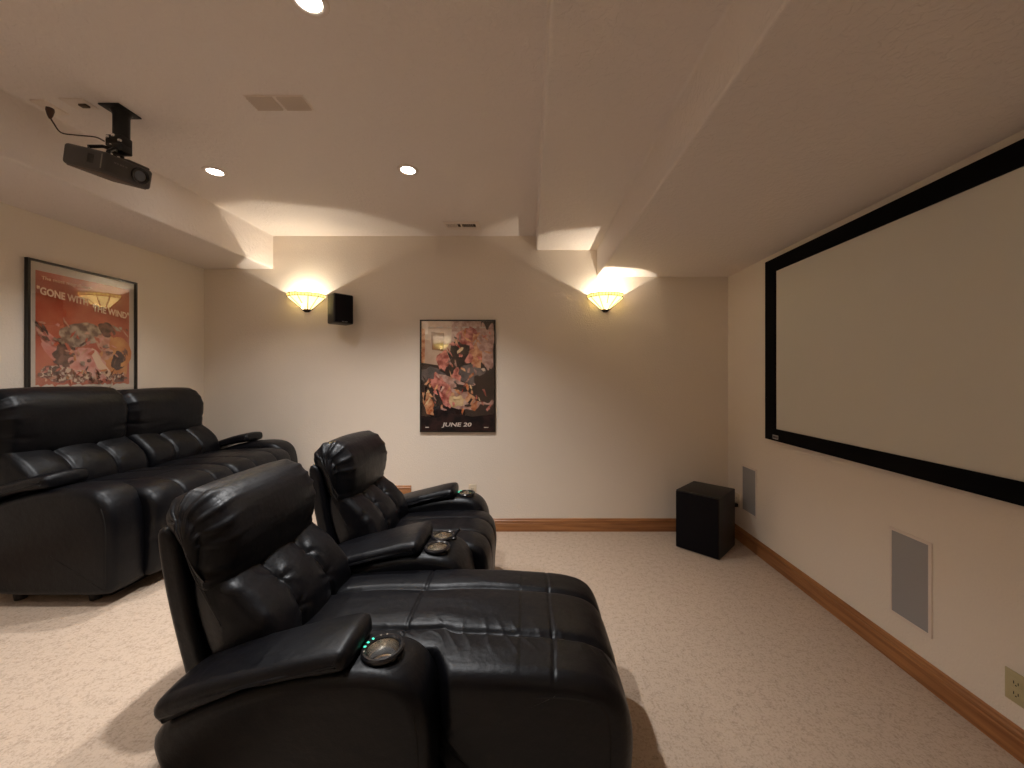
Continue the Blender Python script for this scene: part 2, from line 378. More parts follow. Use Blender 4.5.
def catmull(P, k=8):
    P = [Vector(p) for p in P]; P = [P[0]] + P + [P[-1]]; o = []
    for i in range(1, len(P) - 2):
        for j in range(k):
            u = j / k; a_, b_, c_, d_ = P[i - 1:i + 3]
            o.append(.5 * ((2 * b_) + (c_ - a_) * u + (2 * a_ - 5 * b_ + 4 * c_ - d_) * u * u + (3 * b_ - a_ - 3 * c_ + d_) * u ** 3))
    return o + [P[-2]]
def build_loveseat(name, label, group, org, arms, seats, console=None, arm_dz=0.0, pad=(0, 0)):
    root = thing(name, label, 'sofa', org, group)
    ox, oy, oz = org
    def part(nm, prof, y0, y1, r, par, mat=LEATHER, ang=0, **kw):
        p = rot(prof, ang, -.6, .45) if ang else prof
        V, F = sweep(p, y0 - oy, y1 - oy, r, **kw)
        V = [(x + ox, y + oy, z + oz) for x, y, z in V]
        o = mesh(nm, V, F, mat, par, smooth=True)
        return o
    def cup(par, body, x, y, z, R=.052, leds=True):
        # cut a round pocket in the body, then line it
        cm = MB().lathe([(0, z - .055), (R - .004, z - .055), (R - .004, z + .06), (0, z + .06)], 40, M=Matrix.Translation((x, y, 0)))
        bm = bmesh.new(); me = bpy.data.meshes.new('cutter'); me.from_pydata([tuple(Vector(q) - Vector(body['_w'])) for q in cm.v], [], cm.f)
        bm.from_mesh(me); bmesh.ops.remove_doubles(bm, verts=bm.verts, dist=1e-5); bmesh.ops.recalc_face_normals(bm, faces=bm.faces); bm.to_mesh(me); bm.free()
        co = bpy.data.objects.new('cutter', me); C.objects.link(co)
        co.parent = body.parent
        md = body.modifiers.new('pocket', 'BOOLEAN'); md.operation = 'DIFFERENCE'; md.object = co; md.solver = 'EXACT'
        dg = bpy.context.evaluated_depsgraph_get(); dg.update()
        nm = bpy.data.meshes.new_from_object(body.evaluated_get(dg))
        body.modifiers.clear(); body.data = nm; bpy.data.objects.remove(co)
        T = Matrix.Translation((x, y, z))
        MB().lathe([(R - .005, -.004), (R - .006, .004), (R, .0085), (R + .006, .008), (R + .010, .003), (R + .010, -.004)], 48, M=T).build('cup_holder_ring', GLOSSBLACK, par)
        MB().lathe([(R - .004, .003), (R - .007, -.004), (R - .010, -.046), (R - .014, -.050), (.0, -.051)], 40, M=T).build('cup_holder_bowl', STEEL, par)
        MB().lathe([(R - .018, -.0505), (R - .018, -.047), (0, -.0465)], 32, M=T).build('rubber_mat', simple('grey_rubber', (.05, .055, .065), .6) if 'grey_rubber' not in bpy.data.materials else bpy.data.materials['grey_rubber'], par)
        if leds:
            for a in (2.5, 2.85, 3.2):
                mb = MB(); mb.rbox(-.004, .004, -.003, .003, 0, .0025, .001, 1, M=T @ Matrix.Rotation(a, 4, 'Z') @ Matrix.Translation((R + .001, 0, .0075)))
                mb.build('indicator_light', TEAL, par)
            for a in (1.7, 2.05, 3.6):
                mb = MB(); mb.rbox(-.003, .003, -.003, .003, 0, .0025, .001, 1, M=T @ Matrix.Rotation(a, 4, 'Z') @ Matrix.Translation((R + .001, 0, .0075)))
                mb.build('control_button', SCREWMETAL, par)
    def arm_disp(y0, y1):
        w = y1 - y0
        def d(x, y, z, n, s):
            t = (y - (y0 + y1) / 2 + oy) / (w / 2)
            crown = .010 * (1 - t * t) if n[1] > .3 or n[0] > .5 else 0
            return crown + .0018 * wr(x, y, z, 9, 3)
        return d
    def add_arm(y0, y1, cup_ys, wide=False):
        ap = shift(ARM, 0, 0, 1); a = [(x, z + arm_dz * sm(.2, .45, z)) for x, z in ap]
        body = part('console' if wide else 'armrest', a, y0, y1, .035, root, disp=arm_disp(y0, y1), n=110, m=26)
        pp = [(x + pad[0] * sm(-.8, -.4, x), z + arm_dz + pad[1] * sm(-.75, -.5, x) * sm(.59, .66, z)) for x, z in PAD]
        part('arm_pad', pp, y0 - .004, y1 + .004, .026, body, disp=arm_disp(y0, y1), n=80, m=24, dome=.004)
        # welt along the outer panel
        for side in ((y0 + .014,) if y0 < 1.9 or wide else (y1 - .014,)):
            pts = []
            for x, z in resample(chaikin(a, 2), 120):
                if x > -.60 and z > .09: pts.append((x - .022 if x > -.1 else x, z - (.03 if z > .5 else 0)))
            P3 = [(ox + x, side - .0115, oz + z) for x, z in pts]
            # order by walking: start at the longest gap
            gaps = [(Vector(P3[i]) - Vector(P3[i - 1])).length for i in range(len(P3))]
            g = gaps.index(max(gaps)); P3 = P3[g:] + P3[:g]
            MB().tube(P3, .0022, 6).build('seam_welt', SEAM, body)
        for k, cy in enumerate(cup_ys):
            cup(body, body, ox - .155, cy, oz + .628 + arm_dz, leds=not wide)
        if wide and cup_ys:
            b = (ox - .095, cup_ys[-1] - .025, oz + .622 + arm_dz)
            mb = MB().lathe([(0, .0), (.014, 0), (.014, .008), (.009, .012), (0, .012)], 20, M=Matrix.Translation(b))
            mb.tube([(b[0], b[1], b[2] + .01), (b[0] + .012, b[1], b[2] + .03), (b[0] + .03, b[1], b[2] + .052)], .0065, 10)
            mb.build('accessory_lever', GLOSSBLACK, body)
        return body
    for (y0, y1, cups_y) in arms: add_arm(y0, y1, cups_y)
    if console: add_arm(*console, wide=True)
    for k, sd in enumerate(seats):
        y0, y1 = sd['y']; kind = sd['kind']; ang = sd.get('ang', 0); W = y1 - y0; seed = 5 + 11 * k + sd.get('seed', 0)
        cuts = [y0 + W * .31, y0 + W * .69]
        # seat
        if kind == 'chaise':
            def d(x, y, z, n, s, cuts=(1.325 , 1.605), y0=y0, y1=y1, seed=seed):
                yw = y + oy; top = sm(.2, .8, n[1]) if x < .25 else 1.0 * (z > .12)
                g = 0
                for c in cuts:
                    c2 = c + .012 * wr(x, 0, 0, 4, seed)
                    g -= .016 * math.exp(-((yw - c2) / .013) ** 2) + .006 * math.exp(-((yw - c2) / .045) ** 2)
                if n[1] > .2:
                    for xc in (-.15, .365):
                        xw = xc + .01 * wr(0, y, 0, 6, seed)
                        g -= .0065 * math.exp(-((x - xw) / .004) ** 2)
                edge = max(-1, min(1, (yw - (y0 + y1) / 2) / ((y1 - y0) / 2)))
                g += .012 * (1 - edge ** 4)
                # stretched folds running off the seams
                near = math.exp(-((yw - 1.30) / .07) ** 2)
                g += top * (.0016 * wr(x * .4, y * 1.5, z, 14, seed) + .0035 * near * max(0, ridge(x * .9 + y * .5, y * .4, z, 17, seed)) ** 3)
                return g * (top if x < .25 else .75)
            def rm(x, y, z):
                t = (y + oy - y0) / (y1 - y0)
                lo = 1.235; k2 = 1 - sm(-.03, .05, x)
                return y + max(0, 1 - t) ** 4 * (lo - y0) * k2
            part('seat_cushion', CHAISE, y0, y1, .045, root, disp=d, remap=rm, n=560, m=120, it=2)
            sp = catmull([(.02, y0 + .0005, .478), (.13, y0 - .0005, .475), (.20, y0 - .0005, .457), (.235, y0 - .0005, .415), (.243, y0 - .0005, .34), (.243, y0 - .0005, .12)])
            MB().tube(sp, .0022, 6).build('side_seam', SEAM, root)
        else:
            def d(x, y, z, n, s, y0=y0, y1=y1, seed=seed):
                yw = y + oy; g = 0
                top = sm(-.3, .4, n[1]) if x < 0 else 1
                for c in cuts_s:
                    g -= .006 * math.exp(-((yw - c) / .010) ** 2) + .003 * math.exp(-((yw - c) / .04) ** 2)
                if n[1] > .2: g -= .006 * math.exp(-((x + .16) / .007) ** 2)
                if n[0] > .3: g -= .006 * math.exp(-((z - .27) / .007) ** 2)
                e = max(-1, min(1, (yw - (y0 + y1) / 2) / ((y1 - y0) / 2)))
                g += .016 * (1 - e ** 4)
                return (g + .002 * wr(x, y, z, 9, seed)) * top
            cuts_s = cuts if kind != 'plain' else cuts
            part('seat_cushion', SEATU, y0, y1, .03, root, disp=d, n=150, m=70)
        # shell, lower back cushion with three channels, headrest
        y0 = sd.get('by', y0); y1 = sd.get('ey', y1)
        cuts = [y0 + (y1 - y0) * .31, y0 + (y1 - y0) * .67]
        part('backrest', SHELL, y0 - .005, y1 + .005, .022, root, n=80, m=20, ang=ang)
        tuft = sd.get('tuft', .35)
        def dl(x, y, z, n, s, y0=y0, y1=y1, seed=seed, cuts=cuts, tuft=tuft):
            yw = y + oy
            fr = sm(.0, .5, n[0])
            g = 0
            for j, c in enumerate(cuts):
                c2 = c + .012 * math.sin((z - .5) * 9 + j)
                dd = yw - c2
                g -= .010 * math.exp(-(dd / .009) ** 2) + .010 * math.exp(-(dd / .045) ** 2)
                for q, zt in enumerate((.60, .70)):      # tufts with a few short folds
                    ry = dd; rz = z - zt - .01 * j
                    rr = math.hypot(ry, rz)
                    if rr < .16:
                        th = math.atan2(rz, ry)
                        k_ = math.exp(-(rr / .05) ** 2) * tuft
                        g -= .010 * math.exp(-(rr / .016) ** 2) * tuft
                        g += .0038 * k_ * math.sin(5 * th + 3 * wr(x, y, z, 11, seed + q) + j) * min(1, rr / .012)
            ee = min(yw - y0, y1 - yw)
            g += tuft * .005 * math.exp(-(ee / .035) ** 2) * math.sin(z * 62 + 4 * wr(x, y, z, 9, seed))
            g += .0055 * wr(x, y, z, 8, seed) + .008
            return g * fr
        lz = sd.get('lz', .9)
        part('back_cushion', [(x, z if z < .6 else .6 + (z - .6) * lz) for x, z in LOWB], y0 + .004, y1 - .004, .04, root, disp=dl, n=140, m=80, ang=ang, dome=.01)
        hz = sd.get('hz', 0)
        sd_pl = sd.get('pleat', 1)
        def dh(x, y, z, n, s, y0=y0, y1=y1, seed=seed, sd_pl=sd_pl):
            yw = y + oy; ee = min(yw - y0, y1 - yw)
            a = math.atan2(z - .93, x + .79)
            tp = sm(.72, .9, z)
            pz = math.exp(-(max(ee, 0) / .075) ** 1.6)
            g = -.016 * math.exp(-(max(ee - .0, 0) / .03) ** 2)
            rg = .5 + .5 * math.cos(a * 13 + seed * .37 + 3.0 * wr(x, y, z, 6, seed))
            up = sm(-.5, -.1, a) * sm(2.9, 2.2, a)
            g += (.012 * rg ** 2.2 * up * (.6 + .8 * abs(wr(z, x, y, 7, seed))) - .003) * pz * tp * sd_pl
            g += .009 * (1 - (2 * (yw - y0) / (y1 - y0) - 1) ** 2)
            g -= .007 * math.exp(-((z - .80 - .02 * wr(0, y, 0, 5, seed)) / .014) ** 2) * (n[0] > .2) * pz
            g += .004 * wr(x, y, z, 5, seed) + .0010 * ridge(x, y * .6, z, 15, seed) * (.4 + .6 * pz)
            return g
        hs = sd.get('hs', 1)
        part('headrest', shift([(x, z if z > .9 else .9 - (.9 - z) * hs) for x, z in HEAD], sd.get('hx', 0), hz), y0 - .015, y1 + .015, .055, root, disp=dh, n=180, m=90, ang=ang, dome=.02, capn=12, capfade=1.5)
    # low plinth under the upholstery
    ya = min([a[0] for a in arms]); yb = max([a[1] for a in arms])
    MB().box(ox - .60, ox - .12, ya + .12, yb - .12, oz + .0, oz + .075).build('base', FABRICBASE, root, smooth=False)
    for fx in (-.55, -.17):
        for fy in (ya + .09, yb - .09):
            MB().lathe([(0, 0), (.022, 0), (.026, .03), (.026, .07), (0, .07)], 20, M=Matrix.Translation((ox + fx, fy, oz))).build('foot', BLACKPL, root)
    return root

FX = -.285
CHAISE = [(x + .025 * sm(.0, .3, x), z) for x, z in CHAISE]
build_loveseat('reclining_loveseat', 'black leather reclining loveseat in the front row, near footrest extended, cup holders in its console', None,
    (FX, 1.9, 0), [(1.05, 1.25, [1.145]), (2.56, 2.77, [2.665])],
    [dict(y=(1.13, 1.785), by=1.215, ey=1.755, kind='chaise', ang=.03, hz=-.0, hx=.01, tuft=1), dict(y=(2.03, 2.57), kind='up', hz=.01, hx=.015, tuft=.8)],
    console=(1.745, 2.035, [1.825, 1.955]), arm_dz=-.015, pad=(0, -.015))
build_loveseat('reclining_sofa', 'black leather reclining sofa on the raised back row below the red poster', None,
    (-2.03, 2.61, RISE), [(1.84, 2.035, []), (3.16, 3.36, [])],
    [dict(y=(2.0, 2.57), by=1.95, kind='up', seed=3, tuft=.2, pleat=.5, hs=1.3, hx=.03, lz=.72, hz=-.005), dict(y=(2.575, 3.165), kind='up', seed=9, tuft=.2, pleat=.5, hs=1.2, hx=.03, lz=.75, hz=-.03)], arm_dz=-.045, pad=(-.09, -.01))

# ------------------------------------------------------------------ recessed lights
def downlight(x, y, label, power, spot=116, group='recessed ceiling lights'):
    t = thing('recessed_light', label, 'ceiling light', (x, y, ZT), group)
    T = Matrix.Translation((x, y, ZT))
    MB().lathe([(.043, .0), (.043, -.003), (.050, -.0065), (.062, -.005), (.066, 0)], 40, M=T).build('trim_ring', WHITEPL, t)
    MB().lathe([(0, -.0035), (.030, -.0035), (.043, -.0015)], 32, M=T).build('lit_lens', LENS, t)
    l = bpy.data.lights.new('downlight_lamp', 'SPOT'); l.energy = power; l.spot_size = math.radians(spot); l.spot_blend = 1
    l.color = (1, .945, .885); l.shadow_soft_size = .03
    o = bpy.data.objects.new('downlight_lamp', l); C.objects.link(o); o.parent = t; o.location = (0, 0, -.05)
P = 72
downlight(X(215, 2.41), 2.41, 'lit recessed ceiling light between the projector and the left wall sconce', P * .66)
downlight(X(408, 2.39), 2.39, 'lit recessed ceiling light above the far front row seat, left of the ceiling edge', P)
downlight(-.76, 1.31, 'lit recessed ceiling light at the top edge of the photo, nearest the camera', P)
downlight(-1.99, 1.25, 'added unseen recessed ceiling light over the near end of the back row sofa', P * .30)  # out of view; continues the ceiling row, added for ambient light
downlight(-1.99, .15, 'added unseen recessed ceiling light behind the camera, back left of the ceiling', P * .3)  # assumed fixture out of view, added to lift the room's ambient light

# ------------------------------------------------------------------ wall sconces
def sconce(x, label, power):
    yw = YB; t = thing('wall_sconce', label, 'wall lamp', (x, yw, 2.05), 'stained glass wall sconces')
    NP = 6; R1, R0, zt, zb, zc = .165, .032, 2.155, 2.042, 2.182
    def ringp(R, z, sc=1.0): return [(x + R * math.cos(PI + PI * i / NP), yw - .004 + R * .92 * math.sin(PI + PI * i / NP), z) for i in range(NP + 1)]
    a, b, c = ringp(R0, zb), ringp(R1, zt), ringp(R1 + .002, zc)
    def strip(p, q, nm, mat):
        v = p + q; k = len(p); f = [[i, i + 1, i + 1 + k, i + k] for i in range(k - 1)]
        o = mesh(nm, v, f, mat, t); md = o.modifiers.new('thick', 'SOLIDIFY'); md.thickness = .003; return o
    g = strip(a, b, 'glass_shade', SHADE); strip(b, c, 'glass_rim_band', SHADE_BAND)
    mb = MB()
    for i in range(NP + 1): mb.tube([a[i], b[i], c[i]], .0034, 6)
    for ring in (a, b, c): mb.tube(ring, .0034, 6)
    # small tiles of the rim band
    for i in range(NP):
        for k in (1, 2):
            p = Vector(b[i]).lerp(Vector(b[i + 1]), k / 3); q = Vector(c[i]).lerp(Vector(c[i + 1]), k / 3); mb.tube([p, q], .0024, 5)
    mb.build('lead_came', LEAD, t)
    MB().lathe([(0, 2.022), (.018, 2.024), (.032, 2.036), (.036, 2.048), (0, 2.048)], 24, M=Matrix.Translation((x, yw - .012, 0))).build('base_cap', BRONZE, t)
    MB().rbox(x - .05, x + .05, yw - .012, yw, 2.05, 2.15, .004).build('wall_plate', BRONZE, t)
    MB().lathe([(0, -.02), (.008, -.018), (.008, .0), (.012, .01), (.013, .018), (.009, .026), (0, .029)], 20, M=Matrix.Translation((x, yw - .075, 2.062))).build('bulb', emis_mat('lit_bulb', (1, .8, .5), 6), t).visible_shadow = True
    l = bpy.data.lights.new('sconce_lamp', 'POINT'); l.energy = power; l.color = (1, .87, .69); l.shadow_soft_size = .005
    o = bpy.data.objects.new('sconce_lamp', l); C.objects.link(o); o.parent = t; o.location = (0, -.075, 2.106 - 2.05)
sconce(-2.05, 'lit stained glass wall sconce left of the small black wall speaker', 7)
sconce(.705, 'lit stained glass wall sconce on the right, below the dropped ceiling edge', 7)


def fill_sconce(x, label, power):  # unseen sconces added behind the camera as ambient fill
    before = set(bpy.data.objects); sconce(x, label, power)
    t = [o for o in bpy.data.objects if o not in before and o.parent is None][0]
    t.location = (x, YF, 2.05); t.rotation_euler = (0, 0, PI)
fill_sconce(-2.05, 'unseen fill lamp added as a stained glass sconce on the wall behind the camera, left', 13)
fill_sconce(.705, 'unseen fill lamp added as a stained glass sconce on the wall behind the camera, right', 9)

# ------------------------------------------------------------------ wall speaker
def rotz(x, y, a): return Matrix.Translation((x, y, 0)) @ Matrix.Rotation(a, 4, 'Z')
a = math.radians(50); M = rotz(-1.688, 3.29, a)       # local +x along the grille face, +y into the cabinet
t = thing('wall_speaker', 'small black loudspeaker mounted on the far wall beside the left sconce', 'speaker', (-1.68, 3.4, 1.898))
MB().rbox(0, .17, 0, .14, 1.898, 2.16, .012, 4, M=M).build('cabinet', VINYL, t)
MB().rbox(.010, .162, -.008, .004, 1.907, 2.151, .004, 2, M=M).build('grille', GRILLEBLK, t)
mb = MB()
for i, w in enumerate((.009, .006, .011, .007)): mb.box(.065 + i * .013, .065 + i * .013 + w, -.0095, -.0075, 1.913, 1.917, M=M)
mb.build('badge', BADGE, t)
MB().rbox(-1.70, -1.65, 3.44, 3.52, 1.98, 2.05, .004).build('wall_bracket', DARKMETAL, t)

# ------------------------------------------------------------------ posters
def poly_blob(cx, cy, rx, ry, seed=0, n=44, j=.18, rotn=0):
    out = []
    for i in range(n):
        a = 2 * PI * i / n; r = 1 + j * noise.noise(Vector((math.cos(a) * 1.7 + seed, math.sin(a) * 1.7, seed * .7))) * 2 + j * .5 * noise.noise(Vector((math.cos(a) * 6 + seed, math.sin(a) * 6, seed)))
        x, y = rx * r * math.cos(a), ry * r * math.sin(a)
        out.append((cx + x * math.cos(rotn) - y * math.sin(rotn), cy + x * math.sin(rotn) + y * math.cos(rotn)))
    return out
def ink(name, c1, c2, sc=12, rough=.7, lo=.4, hi=.6):
    m, nt, b = new_mat(name)
    tc = N(nt, 'ShaderNodeTexCoord'); n = N(nt, 'ShaderNodeTexNoise'); n.inputs['Scale'].default_value = sc; n.inputs['Detail'].default_value = 6
    cr = N(nt, 'ShaderNodeValToRGB'); cr.color_ramp.elements[0].color = (*c1, 1); cr.color_ramp.elements[1].color = (*c2, 1)
    cr.color_ramp.elements[0].position = lo; cr.color_ramp.elements[1].position = hi
    nt.links.new(tc.outputs['Object'], n.inputs['Vector']); nt.links.new(n.outputs['Fac'], cr.inputs['Fac'])
    nt.links.new(cr.outputs['Color'], b.inputs['Base Color']); b.inputs['Roughness'].default_value = rough; b.inputs['Specular IOR Level'].default_value = .2
    return m
def text_mesh(s, size, bold=0.0, sx=1.0, shear=0.0):
    cu = bpy.data.curves.new('lettering', 'FONT'); cu.body = s; cu.size = size; cu.align_x = 'CENTER'; cu.offset = bold; cu.resolution_u = 3; cu.shear = shear
    o = bpy.data.objects.new('lettering', cu); C.objects.link(o)
    dg = bpy.context.evaluated_depsgraph_get(); dg.update()
    me = bpy.data.meshes.new_from_object(o.evaluated_get(dg))
    v = [(p.co.x * sx, p.co.y) for p in me.vertices]; f = [list(p.vertices) for p in me.polygons]
    bpy.data.objects.remove(o); bpy.data.meshes.remove(me)
    return v, f
def poster(name, label, O, U, W, H, layers, texts, inks, fr=.013, fd=.022):
    """O lower-left corner on the wall, U unit vector along the width; V is up; the outward normal is U x V."""
    O = Vector(O); U = Vector(U); V3 = Vector((0, 0, 1)); Nn = U.cross(V3)
    t = thing(name, label, 'framed poster', tuple(O + U * W / 2))
    def P3(u, v, d): return tuple(O + U * u + V3 * v + Nn * d)
    def bx(mb, u0, u1, v0, v1, d0, d1):
        vs = [P3(u, v, d) for u in (u0, u1) for v in (v0, v1) for d in (d0, d1)]
        mb.add(vs, [[0, 1, 3, 2], [4, 6, 7, 5], [0, 4, 5, 1], [2, 3, 7, 6], [0, 2, 6, 4], [1, 5, 7, 3]])
    mb = MB(); bx(mb, 0, fr, 0, H, 0, fd); bx(mb, W - fr, W, 0, H, 0, fd); bx(mb, fr, W - fr, 0, fr, 0, fd); bx(mb, fr, W - fr, H - fr, H, 0, fd)
    mb.build('frame', FRAMEBLK, t, smooth=False)
    w, h = W - 2 * fr, H - 2 * fr
    mb = MB(); d = .006
    bx(mb, fr, W - fr, fr, H - fr, 0, d)
    for k, (mi, pl) in enumerate(layers):
        d += .00012
        pl = [(min(.999, max(.001, u)), min(.999, max(.001, v))) for u, v in pl]
        mb.add([P3(fr + u * w, fr + v * h, d) for u, v in pl], [list(range(len(pl)))], mi)
    for (mi, s, u, v, size, bold, sx, sh, arc) in texts:
        tv, tf = text_mesh(s, size, bold, sx, sh); d += .0001
        mb.add([P3(fr + u * w + x, fr + v * h + y + arc * x, d) for x, y in tv], tf, mi)
    n0 = len(mb.v)
    o = mb.build('artwork', inks, t, smooth=False)
    g = MB(); bx(g, fr, W - fr, fr, H - fr, fd - .007, fd - .005); g.build('glass_pane', PGLASS, t, smooth=False)
    return t
# red poster above the back row sofa (wall_left; facing +X, so U runs towards the camera... u=0 at the far end mirrored)
inks1 = [ink('poster_cream', (.62, .55, .47), (.68, .60, .52), 3), ink('poster_red', (.52, .10, .05), (.60, .17, .09), 6),
         ink('poster_orange', (.62, .22, .07), (.72, .36, .12), 9), ink('poster_brown', (.10, .045, .03), (.26, .12, .08), 25),
         ink('poster_skin', (.58, .25, .16), (.72, .42, .30), 16), ink('poster_shirt', (.55, .42, .30), (.22, .13, .09), 22),
         ink('poster_floral', (.72, .55, .42), (.25, .08, .05), 60, lo=.45, hi=.55), ink('poster_title_cream', (.85, .60, .42), (.85, .62, .45), 5),
         ink('poster_text_dark', (.05, .02, .02), (.1, .04, .03), 5), ink('poster_rose', (.66, .22, .17), (.78, .42, .35), 14)]
Lr = []
def R4(u0, u1, v0, v1): return [(u0, v0), (u1, v0), (u1, v1), (u0, v1)]
def ragged(u0, u1, v0, v1, seed, amp=.012, n=40):
    p = [(u0, v1), (u0, v0)]
    for i in range(1, n): p.append((u0 + (u1 - u0) * i / n, v0 + amp * 2.5 * noise.noise(Vector((i * .8, seed, 0)))))
    return p + [(u1, v0), (u1, v1)]
Lr.append((1, ragged(.055, .945, .175, .945, 3, .012)))
Lr.append((2, poly_blob(.78, .38, .17, .17, 2)))
Lr.append((9, poly_blob(.16, .50, .11, .035, 4, rotn=-.6)))
Lr.append((9, poly_blob(.24, .38, .17, .05, 6, rotn=-.7)))
Lr.append((3, poly_blob(.30, .40, .10, .10, 7, rotn=-.5)))
Lr.append((5, poly_blob(.42, .54, .19, .10, 9, rotn=.15)))
Lr.append((9, poly_blob(.52, .33, .19, .10, 12, rotn=-.4)))
Lr.append((4, poly_blob(.66, .50, .075, .075, 15, rotn=-.5)))
Lr.append((3, poly_blob(.70, .595, .095, .05, 17, rotn=-.2)))
Lr.append((7, poly_blob(.60, .36, .035, .10, 20, rotn=.6)))
Lr.append((4, poly_blob(.70, .41, .06, .05, 22, rotn=.5)))
Lr.append((8, poly_blob(.82, .35, .075, .075, 24, rotn=-.9)))
Lr.append((7, poly_blob(.69, .27, .09, .035, 27, rotn=-.75)))
Lr.append((6, poly_blob(.24, .255, .15, .055, 30, j=.3)))
Lr.append((6, poly_blob(.45, .235, .10, .04, 33, j=.3)))
Lr.append((3, poly_blob(.20, .26, .055, .04, 35, j=.45)))
Lr.append((3, poly_blob(.84, .225, .09, .03, 37, j=.4)))
rs = random.Random(5)
for i in range(70):      # loose painterly strokes
    u, v = rs.uniform(.08, .92), rs.uniform(.20, .62)
    Lr.append((rs.choice((1, 1, 3, 3, 4, 9, 2, 5)), poly_blob(u, v, rs.uniform(.012, .045), rs.uniform(.005, .014), i, 18, .4, rs.uniform(-1.2, 1.2))))
for i in range(26):
    Lr.append((rs.choice((3, 3, 6, 4)), poly_blob(rs.uniform(.08, .9), rs.uniform(.19, .27), rs.uniform(.012, .035), rs.uniform(.006, .014), i + 90, 16, .5, rs.uniform(-1.5, 1.5))))
txt = [(7, 'The most magnificent', .30, .885, .030, .0005, 1, 0, -.02), (7, '"GONE WITH', .27, .775, .062, .0022, .72, 0, -.10), (7, 'THE WIND"', .73, .715, .062, .0022, .72, 0, -.10),
       (8, 'CLARK GABLE', .58, .128, .034, .0005, .8, 0, 0), (8, 'i', .075, .11, .05, .002, 1, 0, 0)]
poster('red_film_poster', 'black framed red film poster on the left wall above the back row sofa', (-3.01, 2.266, 1.205), (0, 1, 0), .635, .94, Lr, txt, inks1)

inks2 = [ink('poster_black', (.012, .008, .008), (.035, .016, .014), 12), ink('poster_smoke_reflection', (.60, .42, .32), (.72, .56, .44), 9),
         ink('poster_crimson', (.34, .05, .04), (.80, .32, .26), 18), ink('poster_flame', (.50, .14, .05), (.80, .45, .25), 22),
         ink('poster_slate', (.09, .085, .09), (.22, .18, .17), 10), ink('poster_tan_reflection', (.20, .09, .035), (.28, .13, .06), 12),
         ink('poster_gold', (.70, .48, .24), (.85, .66, .40), 12), ink('poster_pale_text', (.60, .52, .48), (.66, .58, .52), 5),
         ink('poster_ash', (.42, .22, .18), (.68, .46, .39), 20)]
L2 = [(0, R4(0, 1, 0, 1)), (1, [(0, .62), (.40, .58), (.44, 1), (0, 1)]), (8, [(.40, .66), (.78, .70), (.82, 1), (.42, 1)]),  # cream top-left panel paints in the glass reflection of the rear wall
      (2, poly_blob(.72, .80, .20, .16, 3, j=.3)), (3, poly_blob(.78, .70, .13, .17, 5, j=.35)), (3, [(0, .62), (.045, .62), (.05, .93), (0, .93)]),
      (8, poly_blob(.90, .78, .11, .20, 8, j=.3)), (5, [(.145, .74), (.30, .725), (.31, .89), (.135, .90)]),  # tan panel is the painted reflection of a picture behind the camera
      (4, poly_blob(.14, .50, .17, .085, 11)), (4, poly_blob(.66, .52, .20, .085, 13)), (0, poly_blob(.50, .66, .12, .16, 16, j=.25, rotn=-.5)),
      (2, poly_blob(.30, .64, .075, .09, 18, j=.3)), (6, poly_blob(.53, .735, .05, .018, 20, rotn=.5)), (2, poly_blob(.47, .50, .065, .07, 22, j=.3)),
      (8, poly_blob(.52, .34, .42, .12, 25, j=.25, rotn=-.15)), (2, poly_blob(.30, .36, .19, .10, 27, j=.4, rotn=-.6)), (0, poly_blob(.58, .385, .16, .03, 41, j=.4)),
      (6, poly_blob(.50, .27, .10, .055, 29, j=.3)), (3, poly_blob(.09, .25, .06, .15, 31, j=.3, rotn=.5)), (3, poly_blob(.72, .30, .075, .08, 33, j=.4, rotn=.4)),
      (0, poly_blob(.84, .38, .16, .13, 35, j=.2)), (0, poly_blob(.25, .26, .04, .12, 36, j=.3, rotn=.5)), (0, [(0, 0), (1, 0), (1, .17), (.7, .15), (.45, .18), (.2, .14), (0, .16)])]
rs = random.Random(9)
for i in range(110):
    u, v = rs.uniform(.04, .96), rs.uniform(.17, .90)
    if u < .36 and v > .56: continue
    if v < .42: pick = (0, 2, 3, 8, 2, 3, 6)
    elif u > .6: pick = (2, 2, 3, 3, 8, 1)
    else: pick = (2, 4, 8, 0, 4, 3)
    L2.append((rs.choice(pick), poly_blob(u, v, rs.uniform(.015, .05), rs.uniform(.006, .016), i, 18, .4, rs.uniform(-1.5, 1.5))))
L2.append((0, [(0, 0), (1, 0), (1, .15), (.7, .13), (.45, .16), (.2, .12), (0, .14)]))
for i, (u, w) in enumerate(((.10, .07), (.21, .09), (.35, .06), (.46, .05), (.56, .10), (.71, .05), (.80, .08))): L2.append((7, R4(u, u + w, .935, .947)))
L2.append((7, R4(.06, .11, .03, .038))); L2.append((7, R4(.86, .92, .03, .036)))
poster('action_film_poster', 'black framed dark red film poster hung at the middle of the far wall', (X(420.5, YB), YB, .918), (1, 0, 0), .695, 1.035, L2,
       [(7, 'JUNE 20', .49, .042, .050, .0012, 1.5, .15, 0)], inks2, fr=.010)

